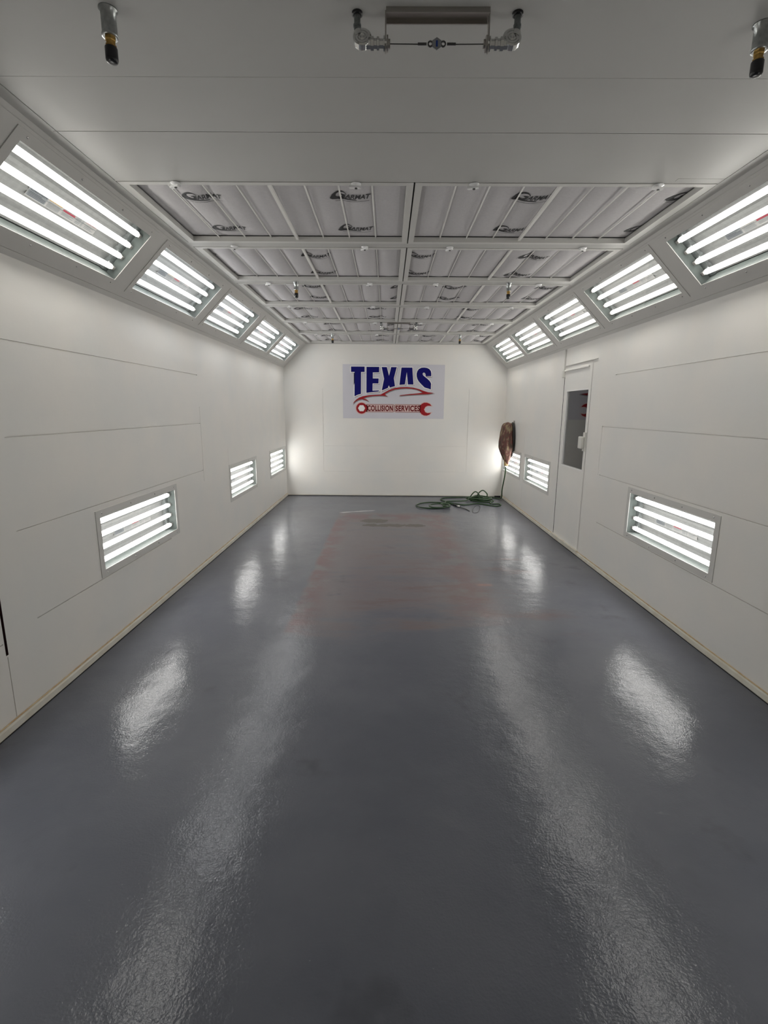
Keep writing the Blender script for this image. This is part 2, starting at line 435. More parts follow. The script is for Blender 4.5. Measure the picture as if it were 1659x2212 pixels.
# slopes
def slope(name, side, holes, label):
    us = [Y0, D, 1.0]; vv = [0, LS]
    for h in holes: us += h[:2]; vv += h[2:]
    seams = [(Y0, D, .034, .037, .004), (Y0, D, .555, .558, .003)]
    for s in seams: vv += s[2:4]
    def level(u, v):
        for h in holes:
            if inside(u, v, h): return None
        for s in seams:
            if inside(u, v, s): return s[4]
        return 0
    sx = 1 if side == 'L' else -1; x0 = 0 if side == 'L' else W
    tx, tz = A/LS, (ZC-ZS)/LS
    def Mp(u, v, d): return (x0 + sx*(tx*v - tz*d), u, ZS + tz*v + tx*d)
    bm = relief(us, vv, level, Mp)
    # outer skin
    q = [bm.verts.new(Mp(u, v, .2)) for u, v in ((Y0, -.1), (D, -.1), (D, LS+.2), (Y0, LS+.2))]; bm.faces.new(q)
    q2 = [bm.verts.new(Mp(u, v, .23)) for u, v in ((Y0, -.1), (D, -.1), (D, LS+.2), (Y0, LS+.2))]; bm.faces.new(q2)
    return struct(name, bm, M['slope'], label)
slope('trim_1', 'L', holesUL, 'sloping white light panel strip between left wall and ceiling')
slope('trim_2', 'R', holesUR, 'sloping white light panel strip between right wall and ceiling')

# ceiling: plain panels near the camera, then an open grid for the filters
GY0, PITCHY = 2.79, 1.05
rows = [(GY0+PITCHY*k+.045, GY0+PITCHY*(k+1)-.045) for k in range(6)]     # space for each filter row
rows = [(a, b) for a, b in rows]
rows[0] = (2.836, rows[0][1]); rows[5] = (rows[5][0], 9.13)
FX0, FX1 = .463, 3.537
fholes = [(FX0, FX1, a, b) for a, b in rows]
cseams = [(.463, 3.537, 2.015, 2.017, .0006), (.45, 3.55, 2.368, 2.372, .004), (.463, .467, Y0, 2.8305, .004), (3.533, 3.537, Y0, 2.8305, .004),
          (3.30, 3.537, 2.78, 2.783, .003), (3.30, 3.303, 2.78, 2.81, .003)]
us = [A, W-A, FX0, FX1]; vv = [Y0, D]
for h in fholes: vv += h[2:]
for s in cseams: us += s[:2]; vv += s[2:4]
def clevel(u, v):
    for h in fholes:
        if inside(u, v, h): return None
    for s in cseams:
        if inside(u, v, s): return s[4]
    return 0
bm = relief(us, vv, clevel, lambda u, v, d: (u, v, ZC+d))
box(bm, .2, 3.8, 2.7, D, 3.0, 3.05, 1)
box(bm, .2, 3.8, Y0, 2.75, ZC+.06, ZC+.09, 1)
box(bm, .2, .25, Y0, D, ZC, 3.05, 1); box(bm, 3.75, 3.8, Y0, D, ZC, 3.05, 1); box(bm, .2, 3.8, 2.70, 2.72, ZC+.04, 3.05, 1)
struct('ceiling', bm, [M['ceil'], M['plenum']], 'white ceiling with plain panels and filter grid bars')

# baseboards: white channel with a bead of yellowed sealant on top
def baseboard(name, side):
    bm = B(); s = 1 if side == 'L' else -1; x0 = 0 if side == 'L' else W
    pts = [(0, 0), (.016, 0), (.018, .006), (.014, .034), (.005, .042), (0, .044)]
    N = 60; rr = []
    for i in range(N+1):
        y = Y0 + (D-Y0)*i/N; w = .0025*noise.noise(Vector((y*1.7, 3 if side == 'L' else 9, 0)))
        rr.append([bm.verts.new((x0+s*(px+(w if 0 < k < 4 else 0)), y, pz)) for k, (px, pz) in enumerate(pts)])
    for a, b in zip(rr, rr[1:]):
        for k in range(len(pts)-1): bm.faces.new((a[k], a[k+1], b[k+1], b[k]))
    o = struct(name, bm, M['base'], 'cream white floor channel along the %s wall' % ('left' if side == 'L' else 'right'))
    bm = B(); ps = [Vector((x0+s*.004, Y0 + (D-Y0)*i/120, .0455+.0018*noise.noise(Vector((i*.37, 1, 0))))) for i in range(121)]
    sweep(bm, ps, lambda t: .0042+.0016*noise.noise(Vector((t*60, 5, 0))), 6)
    link('sealant_bead', bm, M['sealant'], o, smooth=True)
    bm = B(); xa, xb = sorted((x0+s*.014, x0+s*.0215)); box(bm, xa, xb, Y0, D, 0, .0045); link('floor_shade_strip', bm, M['dark'], o)  # dark strip stands in for the shadow line at the channel's foot
    return o
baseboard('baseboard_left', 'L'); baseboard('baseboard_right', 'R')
bm = B(); box(bm, .02, 3.98, D-.012, D, .010, .018); struct('baseboard_back', bm, M['base'], 'thin white sill at the foot of the back wall')

# ------------------------------------------------------------------ personnel door in the right wall
WY0, WY1, WZ0, WZ1 = 5.480, 6.135, .948, 1.812
us = [DY0+.002, DY1-.001, WY0, WY1]; vv = [.058, DZ-.002, WZ0, WZ1]
bm = relief(us, vv, lambda u, v: None if inside(u, v, (WY0, WY1, WZ0, WZ1)) else 0, lambda u, v, d: (W-.002+d*1.4, u, v))
for f in bm.faces: f.material_index = 0
box(bm, W+.002, W+.028, DY0+.002, DY1-.001, .058, WZ0-.002); box(bm, W+.002, W+.028, DY0+.002, DY1-.001, WZ1+.002, DZ-.002)
door = struct('door_1', bm, M['wall'], 'white personnel door with a tall dark window in the right wall')
bm = B(); box(bm, W+.012, W+.016, WY0, WY1, WZ0, WZ1); link('window_pane', bm, M['winglass'], door)
bm = B(); t = .009
box(bm, W-.005, W+.02, WY0-t, WY0+.001, WZ0-t, WZ1+t); box(bm, W-.005, W+.02, WY1-.001, WY1+t, WZ0-t, WZ1+t)
box(bm, W-.005, W+.02, WY0, WY1, WZ0-t, WZ0+.001); box(bm, W-.005, W+.02, WY0, WY1, WZ1-.001, WZ1+t)
link('window_gasket', bm, M['s_white'], door)
bm = B(); box(bm, W-.050, W-.012, 5.455, 5.545, 1.185, 1.315); bevel(bm, .012, 3)
box(bm, W-.014, W-.002, 5.44, 5.50, 1.16, 1.36); h = link('door_handle', bm, M['ledge'], door)
bm = B(); box(bm, W-.016, W-.002, 5.50, 6.24, 2.045, 2.062); bevel(bm, .003, 1); link('drip_rail', bm, M['wall'], door)
bm = B(); box(bm, W-.012, W, 5.30, 6.24, DZ+.003, DZ+.010); struct('trim_3', bm, M['trimw'], 'thin white head trim above the door')
bm = B(); box(bm, W-.030, W-.001, 5.41, 6.26, .0445, .058); struct('trim_4', bm, M['base'], 'cream door sill at the floor')
# dark space outside the window
bm = B(); box(bm, 5.6, 5.65, 4.0, 8.5, 0, 2.6); struct('wall_outside', bm, mat('outside_wall', (.10, .10, .11), .7), 'dark wall seen through the door window')

# wire channel above the door gap
t = empty('wire_channel', 'slim white wire channel with a small box above the far edge of the door', 'conduit', (W, 6.27, 2.0))
bm = B(); box(bm, -.014, -.0005, -.009, .009, .06, ZS-2.0-.004); bevel(bm, .003, 2); link('channel', bm, M['trimw'], t)
bm = B(); box(bm, -.026, -.001, -.03, .028, -.02, .06); bevel(bm, .005, 2); link('junction_box', bm, M['ledge'], t)

# ================================================================== LIGHT FIXTURES
proto = {}
def fixture_mesh(ow, cool):
    d = {}
    n = 4; sp = .0885; v0 = (ow-3*sp)/2
    # flange
    bm = B(); f = FL; z1 = .004
    box(bm, -f, 0, -f, ow+f, .0005, z1); box(bm, OL, OL+f, -f, ow+f, .0005, z1); box(bm, 0, OL, -f, 0, .0005, z1); box(bm, 0, OL, ow, ow+f, .0005, z1)
    bm.normal_update(); d['flange_frame'] = (bm, None)
    # housing: open box behind the opening
    bm = B(); dp = -.095
    def q(*p): bm.faces.new([bm.verts.new(x) for x in p])
    def wallq(x0, y0, x1, y1):
        q((x0, y0, .001), (x1, y1, .001), (x1, y1, dp), (x0, y0, dp))
    wallq(0, 0, OL, 0); wallq(OL, 0, OL, ow); wallq(OL, ow, 0, ow); wallq(0, ow, 0, 0)
    d['housing'] = (bm, None)
    bm = B(); # reflector: ribbed sheet with a raised ridge between the tubes
    prof = [(0.0, dp)]
    for i in range(4):
        c = v0+i*sp
        prof += [(c-sp*.47, dp+.012), (c-sp*.30, dp+.004), (c+sp*.30, dp+.004)]
    prof += [(v0+3*sp+sp*.47, dp+.012), (ow, dp)]
    a = [bm.verts.new((.055, v, z)) for v, z in prof]; b = [bm.verts.new((OL-.055, v, z)) for v, z in prof]
    for i in range(len(prof)-1): bm.faces.new((a[i], b[i], b[i+1], a[i+1]))
    d['reflector'] = (bm, None)
    bm = B(); box(bm, .001, .055, .004, ow-.004, dp+.002, dp+.03)
    d['end_tray'] = (bm, None)
    return d, v0, sp
PANEZ = .0015
def caution_label(v0, sp):
    """sticker strip between the second and third tube"""
    bm = B(); z = -.084
    yc = v0+1.5*sp; h = .052; x0 = .30; 
    def r(xa, xb, ya, yb, dz, mi):
        f = bm.faces.new([bm.verts.new(p) for p in ((xa, ya, z+dz), (xb, ya, z+dz), (xb, yb, z+dz), (xa, yb, z+dz))]); f.material_index = mi
    yb, yt = yc-h/2, yc+h/2
    r(x0, x0+.56, yb, yt, 0, 0)
    r(x0+.004, x0+.135, yb+.004, yt-.001, .0006, 1)
    for k in range(4): r(x0+.01, x0+.128-(k == 3)*.03, yb+.008+k*.0065, yb+.0105+k*.0065, .0012, 2)
    r(x0+.145, x0+.245, yt-.011, yt-.002, .0006, 3)
    for k in range(6): r(x0+.148, x0+.240, yb+.004+k*.0055, yb+.0062+k*.0055, .0006, 1)
    r(x0+.26, x0+.36, yt-.023, yt-.013, .0006, 4)
    for k in range(3): r(x0+.262, x0+.358-(k % 2)*.03, yb+.008+k*.006, yb+.0103+k*.006, .0006, 1)
    r(x0+.262, x0+.35, yt-.009, yt-.006, .0006, 1)
    for k in range(5):
        r(x0+.375, x0+.415, yb+.006+k*.0085, yb+.010+k*.0085, .0006, 1); r(x0+.425, x0+.440, yb+.006+k*.0085, yb+.010+k*.0085, .0006, 1)
    r(x0+.455, x0+.55, yt-.010, yt-.006, .0006, 4)
    for k in range(3): r(x0+.458, x0+.54-(k % 2)*.02, yb+.008+k*.008, yb+.0105+k*.008, .0006, 1)
    add_bm(bm, text_bm('CAUTION', x0+.012, yt-.016, .115, .012, bold=.02), dz=z+.0014, mi=2)
    orient(bm, Vector((0, 0, 1)))
    return bm
def build_fixture(name, label, cat, group, mtx, ow, cool, screws=True):
    key = (round(ow, 3), cool); low = ow < OW-.001
    t = empty(name, label, cat, group=group, mtx=mtx)
    if key not in proto:
        d, v0, sp = fixture_mesh(ow, cool); P = {}
        for nm, (bm, _) in d.items():
            mt = {'flange_frame': M['slope'], 'housing': M['liner'], 'reflector': M['reflector'], 'end_tray': M['galv']}[nm]
            me = bpy.data.meshes.new(nm); bm.normal_update(); bm.to_mesh(me); bm.free(); me.materials.append(mt); P[nm] = me
        bm = B(); r = .0165; L = OL-.05
        lathe(bm, [(r*.5, 0), (r*.85, .004), (r, .012), (r, L-.012), (r*.85, L-.004), (r*.5, L)], 14, axis_mtx((.025, 0, -.05), (1, 0, 0)))
        me = bpy.data.meshes.new('fluorescent_tube'); bm.normal_update(); bm.to_mesh(me); bm.free(); me.materials.append(M['tubel' if low else 'tubec' if cool else 'tube'])
        for p in me.polygons: p.use_smooth = True
        P['tube'] = me
        bm = B(); box(bm, 0, .026, -.012, .012, -.066, -.034); bevel(bm, .004, 2)
        me = bpy.data.meshes.new('lamp_socket'); bm.to_mesh(me); bm.free(); me.materials.append(M['socket']); P['socket'] = me
        bm = B(); q = [bm.verts.new(p) for p in ((-.004, -.004, PANEZ-.001), (OL+.004, -.004, PANEZ-.001), (OL+.004, ow+.004, PANEZ-.001), (-.004, ow+.004, PANEZ-.001))]; bm.faces.new(q)
        me = bpy.data.meshes.new('glass_pane'); bm.to_mesh(me); bm.free(); me.materials.append(M['pane']); P['pane'] = me
        bm = caution_label(v0, sp); me = bpy.data.meshes.new('caution_label'); bm.to_mesh(me); bm.free()
        for k in ('sticker', 'st_grey', 'st_text', 'st_orange', 'st_red'): me.materials.append(M[k])
        P['label'] = me
        bm = B(); lathe(bm, [(.0058, 0), (.0056, .0018), (.0038, .0032), (0, .0038)], 8); bm.normal_update()
        me = bpy.data.meshes.new('screw'); bm.to_mesh(me); bm.free(); me.materials.append(M['chrome'])
        for p in me.polygons: p.use_smooth = True
        P['screw'] = me
        P['v0'], P['sp'] = v0, sp
        proto[key] = P
    P = proto[key]
    fr = obj('flange_frame', P['flange_frame'], t)
    hg = obj('housing', P['housing'], t); obj('reflector', P['reflector'], hg); obj('end_tray', P['end_tray'], hg); obj('end_tray', P['end_tray'], hg, (OL-.056, 0, 0));
    o = obj('caution_label', P['label'], hg); o['label'] = 'small caution sticker strip with orange and red bars'
    for i in range(4):
        v = P['v0']+i*P['sp']
        tb = obj('fluorescent_tube', P['tube'], t, (0, v, 0))
        obj('lamp_socket', P['socket'], tb, (.0, 0, 0)); obj('lamp_socket', P['socket'], tb, (OL-.026, 0, 0))
    obj('glass_pane', P['pane'], t)
    if screws:
        for v in (-FL*.55, ow+FL*.55):
            for u in (.02, .40, .78, OL-.02): obj('screw', P['screw'], fr, (u, v, .004))
    return t
def mtx(o, X, Y):
    X, Y = Vector(X), Vector(Y); Z = X.cross(Y); m = Matrix((X, Y, Z)).transposed().to_4x4(); m.translation = Vector(o); return m
tx, tz = A/LS, (ZC-ZS)/LS
ordw = ['nearest the camera', 'second from the camera', 'third from the camera', 'fourth from the camera', 'fifth and last, at the back wall']
for i, y in enumerate(UP_L):
    o = (tx*S0, y, ZS+tz*S0)
    build_fixture('booth_light', 'four-tube angled light in the left slope, %s' % ordw[i], 'light fixture', 'angled lights along the ceiling slopes', mtx(o, (0, 1, 0), (tx, 0, tz)), OW, i > 0)
for i, y in enumerate(UP_R):
    o = (W-tx*S0, y+OL, ZS+tz*S0)
    build_fixture('booth_light', 'four-tube angled light in the right slope, %s' % ordw[i], 'light fixture', 'angled lights along the ceiling slopes', mtx(o, (0, -1, 0), (-tx, 0, tz)), OW, False)
lol = ['largest in view', 'middle one of three', 'farthest one, at the back corner', 'added out of frame beside the camera']
lor = ['largest in view, before the door', 'just past the door', 'partly hidden behind the hanging hose cover', 'added out of frame beside the camera']
for i, y in enumerate(LO_L):
    build_fixture('wall_light', 'low four-tube light in the left wall, %s' % lol[i], 'light fixture', 'low lights in the side walls', mtx((0, y, LOZ), (0, 1, 0), (0, 0, 1)), OW-.015, True)
for i, y in enumerate(LO_R):
    build_fixture('wall_light', 'low four-tube light in the right wall, %s' % lor[i], 'light fixture', 'low lights in the side walls', mtx((W, y+OL, LOZ), (0, -1, 0), (0, 0, 1)), OW-.015, False)

# ================================================================== CEILING FILTERS
XL = (.469, 1.9890); XR = (1.9975, 3.531)
def media_z(x, y, x0, x1, y0, y1, sag):
    n = 8; t = (x-x0)/(x1-x0)*n; f = t-math.floor(t); k = int(math.floor(t))
    e = min((y-y0), (y1-y))/.12; e = max(0, min(1, e)); e = e*(2-e)
    amp = sag*(.8+.4*noise.noise(Vector((k*3.1, y*1.4, x0*5+y0))))
    p = (4*f*(1-f))**.65
    return 2.757 - amp*p*e
logos = [  # centre y of near and far print, left ends (x)
    ([3.085, 3.585], [.700, 1.530], [2.545, 3.405]),
    ([4.145, 4.640], [.325, 1.190], [1.990, 2.855]),
    ([5.140, 5.620], [1.035, 1.880], [2.380, 3.258]),
    ([6.200, 6.700], [.753, 1.615], [2.720]),
    ([7.270, 7.790], [.973, 1.840], [2.140, 3.010]),
    ([8.370, 8.850], [.795, 1.653], [2.405, 3.288])]
SW = [(0, .05), (.03, .10), (.08, .155), (.16, .205), (.25, .232), (.33, .225), (.39, .195), (.43, .15), (.40, .15), (.37, .185), (.31, .20), (.24, .195), (.18, .165),
      (.155, .12), (.17, .085), (.21, .065), (.27, .062), (.31, .085), (.315, .112), (.27, .112), (.275, .135), (.40, .135), (.37, .07), (.34, .03), (.45, .018), (.65, .004), (.64, -.012), (.42, -.005), (.2, .008), (.06, .018)]
def logo_bm(cx0, cy, bounds, zf):
    bm = B(); w = .232; hy = .46
    add_bm(bm, flat_curve([[(x*w, y*hy) for x, y in SW]]))
    add_bm(bm, text_bm('ARMAT', .36*w, .03*hy, .64*w, .125*hy, bold=.022, shear=.35, spacing=.98))
    add_bm(bm, flat_curve([[(.12*w, -.04*hy), (.5*w, -.06*hy), (.95*w, -.035*hy), (.95*w, -.028*hy), (.5*w, -.052*hy), (.12*w, -.033*hy)]]))
    bmesh.ops.triangulate(bm, faces=bm.faces[:])
    # letters stand upright towards the camera: local up -> -y
    for v in bm.verts: v.co = Vector((cx0+v.co.x, cy-v.co.y+.04, 0))
    for co, no in (((bounds[0], 0, 0), (-1, 0, 0)), ((bounds[1], 0, 0), (1, 0, 0)), ((0, bounds[2], 0), (0, -1, 0)), ((0, bounds[3], 0), (0, 1, 0))):
        bmesh.ops.bisect_plane(bm, geom=bm.verts[:]+bm.edges[:]+bm.faces[:], plane_co=co, plane_no=no, clear_outer=True)
    k = 0
    bmesh.ops.subdivide_edges(bm, edges=[e for e in bm.edges if e.calc_length() > .02], cuts=2, use_grid_fill=False)
    bmesh.ops.triangulate(bm, faces=bm.faces[:])
    for v in bm.verts: v.co.z = zf(v.co.x, v.co.y)-.0026
    orient(bm, Vector((0, 0, -1)))
    return bm
rw = ['first', 'second', 'third', 'fourth', 'fifth', 'sixth and last']
latch_me = None
def latch_mesh():
    bm = B(); lathe(bm, [(.026, 0), (.026, -.003), (.015, -.009), (.009, -.011), (0, -.011)], 16)
    box(bm, -.034, .024, -.009, .009, -.020, -.010)
    for f in bm.faces: f.material_index = 0
    n0 = len(bm.faces); lathe(bm, [(.007, -.0195), (.007, -.024), (0, -.024)], 10)
    for f in list(bm.faces)[n0:]: f.material_index = 1
    
    bm.normal_update(); me = bpy.data.meshes.new('turn_latch'); bm.to_mesh(me); bm.free(); me.materials.append(M['latch']); me.materials.append(M['darksteel']); return me
latch_me = latch_mesh()
lrot = random.Random(3)
for k, (ya, yb) in enumerate(rows):
    ya += .004; yb -= .004
    sag = .016 if k == 0 else .027
    for side, (xa, xb) in (('left', XL), ('right', XR)):
        lab = 'ceiling filter panel in the %s row from the camera, %s half' % (rw[k], side)
        t = empty('ceiling_filter', lab, 'filter panel', (xa, ya, ZC), 'ceiling filter panels in the booth grid')
        off = Vector((xa, ya, ZC))
        mo, mc, my = (.046, .036, .034)
        ml, mr = (mo, mc) if side == 'left' else (mc, mo)
        bm = B()
        for (p, q, r, s) in ((xa, xa+ml, ya, yb), (xb-mr, xb, ya, yb), (xa+ml, xb-mr, ya, ya+my), (xa+ml, xb-mr, yb-my, yb)):
            box(bm, p, q, r, s, ZC-.002, ZC+.03)
        bmesh.ops.translate(bm, vec=-off, verts=bm.verts[:])
        link('filter_frame', bm, M['frame'], t)
        x0, x1, y0, y1 = xa+ml, xb-mr, ya+my, yb-my
        zf = lambda x, y: media_z(x, y, x0, x1, y0, y1, sag)
        bm = B(); nx, ny = 128, 14
        g = [[bm.verts.new((x0-.006+(x1-x0+.012)*i/nx, y0-.006+(y1-y0+.012)*j/ny, 0)) for j in range(ny+1)] for i in range(nx+1)]
        for col in g:
            for v in col: v.co.z = zf(min(max(v.co.x, x0), x1-1e-5), min(max(v.co.y, y0), y1))
        for i in range(nx):
            for j in range(ny): bm.faces.new((g[i][j], g[i+1][j], g[i+1][j+1], g[i][j+1]))
        bmesh.ops.translate(bm, vec=-off, verts=bm.verts[:])
        med = link('filter_media', bm, M['filter'], t, smooth=True)
        for cy in logos[k][0]:
            for lx in logos[k][1 if side == 'left' else 2]:
                bm = logo_bm(lx, cy, (x0+.001, x1-.001, y0+.001, y1-.001), zf)
                if not bm.faces: bm.free(); continue
                bmesh.ops.translate(bm, vec=-off, verts=bm.verts[:])
                link('printed_logo', bm, M['ink'], med, smooth=None)
        for i in range(1, 8):
            x = x0+(x1-x0)*i/8
            bm = B()
            if i == 4: box(bm, x-.0085, x+.0085, y0-.004, y1+.004, ZC+.008, ZC+.024); nm = 'stiffener_bar'
            else: rod(bm, (x, y0-.002, ZC+.024), (x, y1+.002, ZC+.024), .0045 if k == 0 else .0036, 6); nm = 'grille_wire'
            bmesh.ops.translate(bm, vec=-off, verts=bm.verts[:]); link(nm, bm, M['wire'], t)
        if k == 0 or True:
            yl = ya-.047 if k else ya-.0
            for x in ((.765, 1.693) if side == 'left' else (2.298, 3.240)):
                yy = (2.852 if k == 0 else (rows[k-1][1]+rows[k][0])/2+.025)
                o = obj('turn_latch', latch_me, t, Vector((x, yy, ZC-.002))-off); o.rotation_euler = (0, 0, lrot.uniform(-.9, .9))
                o['label'] = 'clear plastic turn latch'

# ================================================================== NOZZLES AND DETECTORS
def nozzle_parts():
    out = []
    bm = B(); lathe(bm, [(.026, 0), (.026, -.003), (.021, -.006), (.021, -.060), (.0225, -.064), (.0225, -.070), (.017, -.070)], 24); out.append(('coupling', bm, 'zinc'))
    bm = B(); lathe(bm, [(.0155, -.066), (.0155, -.078), (.0135, -.080), (.0135, -.090), (.0165, -.092), (.0165, -.102)], 6); out.append(('brass_nipple', bm, 'brass'))
    bm = B(); lathe(bm, [(.0165, -.096), (.0175, -.098), (.0175, -.128), (.0150, -.134), (.009, -.136), (0, -.136)], 24); out.append(('rubber_cap', bm, 'rubber'))
    res = []
    for nm, bm, mk in out:
        bm.normal_update(); me = bpy.data.meshes.new(nm); bmesh.ops.recalc_face_normals(bm, faces=bm.faces[:]); bm.to_mesh(me); bm.free(); me.materials.append(M[mk])
        if nm != 'brass_nipple':
            for p in me.polygons: p.use_smooth = True
        res.append((nm, me))
    return res
NP = nozzle_parts()
for x, y, lab in ((1.040, 1.715, 'left of the two nearest the camera'), (2.975, 1.765, 'right of the two nearest the camera'),
                  (1.022, 4.885, 'left one of the middle pair'), (2.958, 4.885, 'right one of the middle pair'),
                  (1.013, 8.055, 'left one of the far pair'), (2.965, 8.06, 'right one of the far pair')):
    t = empty('sprinkler_nozzle', 'black-capped brass ceiling nozzle, ' + lab, 'nozzle', (x, y, ZC), 'capped nozzles under the ceiling')
    for nm, me in NP: obj(nm, me, t)

def detector(cx, cy, label):
    t = empty('heat_detector', label, 'detector', (cx, cy, ZC), 'fusible link detectors under the ceiling')
    # bracket: channel base and two strap legs
    bm = B(); box(bm, -.150, .150, -.024, .024, -.004, 0); box(bm, -.150, .150, -.024, -.020, -.014, -.004); box(bm, -.150, .150, .020, .024, -.014, -.004)
    box(bm, -.153, -.149, -.010, .010, -.098, 0); box(bm, .149, .153, -.010, .010, -.098, 0)
    link('bracket', bm, M['steel'], t)
    zl = -.078
    for s in (-1, 1):
        x0 = .2345*s
        bm = B(); lathe(bm, [(.016, 0), (.016, -.006), (.012, -.008), (.0105, -.008)], 16, Matrix.Translation((x0, 0, 0))); link('grommet', bm, M['rubber'], t, smooth=True)
        bm = B(); rod(bm, (x0, 0, -.004), (x0, 0, -.050), .0095, 14); rod(bm, (x0, 0, -.030), (x0, 0, -.036), .0115, 14); link('conduit', bm, M['galv'], t)
        # corner pulley: round body with concentric cover facing the front
        xp = .220*s
        bm = B(); lathe(bm, [(.026, -.010), (.027, -.006), (.027, .008), (.023, .011), (.019, .009), (.015, .011), (.011, .009), (.007, .012), (.003, .009), (0, .009)], 26, axis_mtx((xp, -.0, zl+.012), (0, -1, .25)))
        rod(bm, (x0, 0, -.046), (x0-.004*s, 0, zl+.02), .012, 14)
        link('corner_pulley', bm, M['chrome'], t, smooth=False)
        bm = B(); Mx = axis_mtx((xp-.012*s, 0, zl), (-s, 0, 0))
        lathe(bm, [(.014, 0), (.014, .012), (.0175, .013), (.0175, .022), (.013, .023), (.013, .030), (.0165, .031), (.0165, .038), (.012, .039), (.012, .050), (.019, .051), (.019, .054), (.012, .055), (.012, .064)], 8, Mx)
        link('compression_fitting', bm, M['chrome'], t)
        bm = B(); lathe(bm, [(.020, 0), (.020, .004), (.011, .0045), (.011, .010)], 18, axis_mtx((.1475*s, 0, zl), (-s, 0, 0))); link('locknut', bm, M['steel'], t)
    bm = B()
    rod(bm, (-.15, 0, zl), (-.035, 0, zl-.001), .0014, 6); rod(bm, (.15, 0, zl), (.035, 0, zl-.001), .0014, 6)
    for s in (-1, 1): rod(bm, (.030*s, 0, zl), (.046*s+.010*s, 0, zl), .0034, 8)
    link('cable', bm, M['darksteel'], t)
    # fusible link: rounded plate with two eyelets
    bm = B()
    def ring(cx_, r0, r1, n=18):
        for sgn in (0,):
            a = []; b_ = []; c = []; d = []
            for i in range(n):
                an = 2*pi*i/n; co, si = math.cos(an), math.sin(an)
                a.append(bm.verts.new((cx_+r0*co, -.0015, zl+r0*si))); b_.append(bm.verts.new((cx_+r1*co, -.0015, zl+r1*si)))
                c.append(bm.verts.new((cx_+r0*co, .0015, zl+r0*si))); d.append(bm.verts.new((cx_+r1*co, .0015, zl+r1*si)))
            for i in range(n):
                j = (i+1) % n
                bm.faces.new((a[i], b_[i], b_[j], a[j])); bm.faces.new((c[i], c[j], d[j], d[i])); bm.faces.new((a[i], a[j], c[j], c[i])); bm.faces.new((b_[i], d[i], d[j], b_[j]))
    ring(-.019, .0045, .0085); ring(.019, .0045, .0085)
    lk = link('fusible_link', bm, M['darksteel'], t)
    bm = B(); hexp = [(0, .0165), (.0135, .008), (.0135, -.008), (0, -.0165), (-.0135, -.008), (-.0135, .008)]
    f1 = [bm.verts.new((x, -.002, zl+z)) for x, z in hexp]; f2 = [bm.verts.new((x, .002, zl+z)) for x, z in hexp]
    bm.faces.new(f1); bm.faces.new(f2[::-1])
    for i in range(6): bm.faces.new((f1[i], f1[(i+1) % 6], f2[(i+1) % 6], f2[i]))
    link('link_plate', bm, M['lbl_grey'], lk)
    bm = text_bm('1', -.0028, -.008, .0056, .016, bold=.02); 
    for v in bm.verts: v.co = Vector((v.co.x, -.0026, zl+v.co.y))
    orient(bm, Vector((0, -1, 0))); link('number', bm, M['blueink'], lk, smooth=None)
    return t
detector(2.0, 1.725, 'steel bracket detector with a cable and numbered link, near the camera')
detector(2.005, 7.02, 'steel bracket detector with a cable, far down the booth near the back wall')

# ================================================================== SIGN ON THE BACK WALL
SX0, SX1, SZ0, SZ1 = 1.058, 2.884, 1.430, 2.378
def S(zx, zy): return ((zx-75)/1460*(SX1-SX0), (885-zy)/760*(SZ1-SZ0))
smx = Matrix(((1, 0, 0, SX0), (0, 0, -1, D-.0), (0, 1, 0, SZ0), (0, 0, 0, 1)))
sign = bpy.data.objects.new('wall_sign', None); COL.objects.link(sign); sign.matrix_world = smx
tag(sign, 'pale vinyl sign with navy TEXAS letters, red car outline and wrench on the back wall', 'sign')
def layer(name, bm, mk, z, label=None):
    for v in bm.verts: v.co.z = z
    orient(bm, Vector((0, 0, 1))); o = link(name, bm, M[mk], sign, smooth=None)
    if label: o['label'] = label
    return o
bm = B(); box(bm, 0, SX1-SX0, 0, SZ1-SZ0, .0005, .002); link('vinyl_backing', bm, M['vinyl'], sign)
TX = {
 'T': [(195, 157), (390, 157), (390, 232), (338, 232), (336, 538), (290, 550), (243, 572), (246, 232), (195, 232)],
 'E': [(415, 160), (598, 160), (596, 235), (507, 237), (507, 320), (590, 320), (588, 390), (505, 390), (503, 490), (598, 488), (592, 502), (540, 508), (414, 522)],
 'X': [(632, 162), (706, 162), (739, 282), (768, 162), (848, 162), (808, 315), (826, 427), (752, 447), (737, 415), (722, 453), (635, 488), (668, 325)],
 'A': [(915, 167), (1070, 167), (1090, 402), (1010, 402), (992, 230), (967, 402), (888, 408)],
 'S': [(1342, 285), (1342, 245), (1334, 212), (1312, 186), (1280, 170), (1240, 165), (1198, 168), (1164, 186), (1142, 215), (1132, 250), (1134, 290), (1145, 325), (1165, 358), (1200, 395), (1250, 442), (1300, 456), (1340, 470), (1342, 385), (1322, 352), (1290, 322), (1250, 292), (1226, 272), (1218, 252), (1226, 238), (1240, 236), (1252, 244), (1260, 262), (1262, 285)]}
for ch, pts in TX.items():
    P = [S(*p) for p in pts]
    sh = flat_curve([[(x+.012, y-.014) for x, y in P]], .006)
    layer('letter_shadow', sh, 's_shadow', .0026)
    layer('letter_outline', flat_curve([P], .013), 's_white', .0034)
    layer('letter', flat_curve([P], 0), 's_blue', .0042, 'navy blue letter %s' % ch)
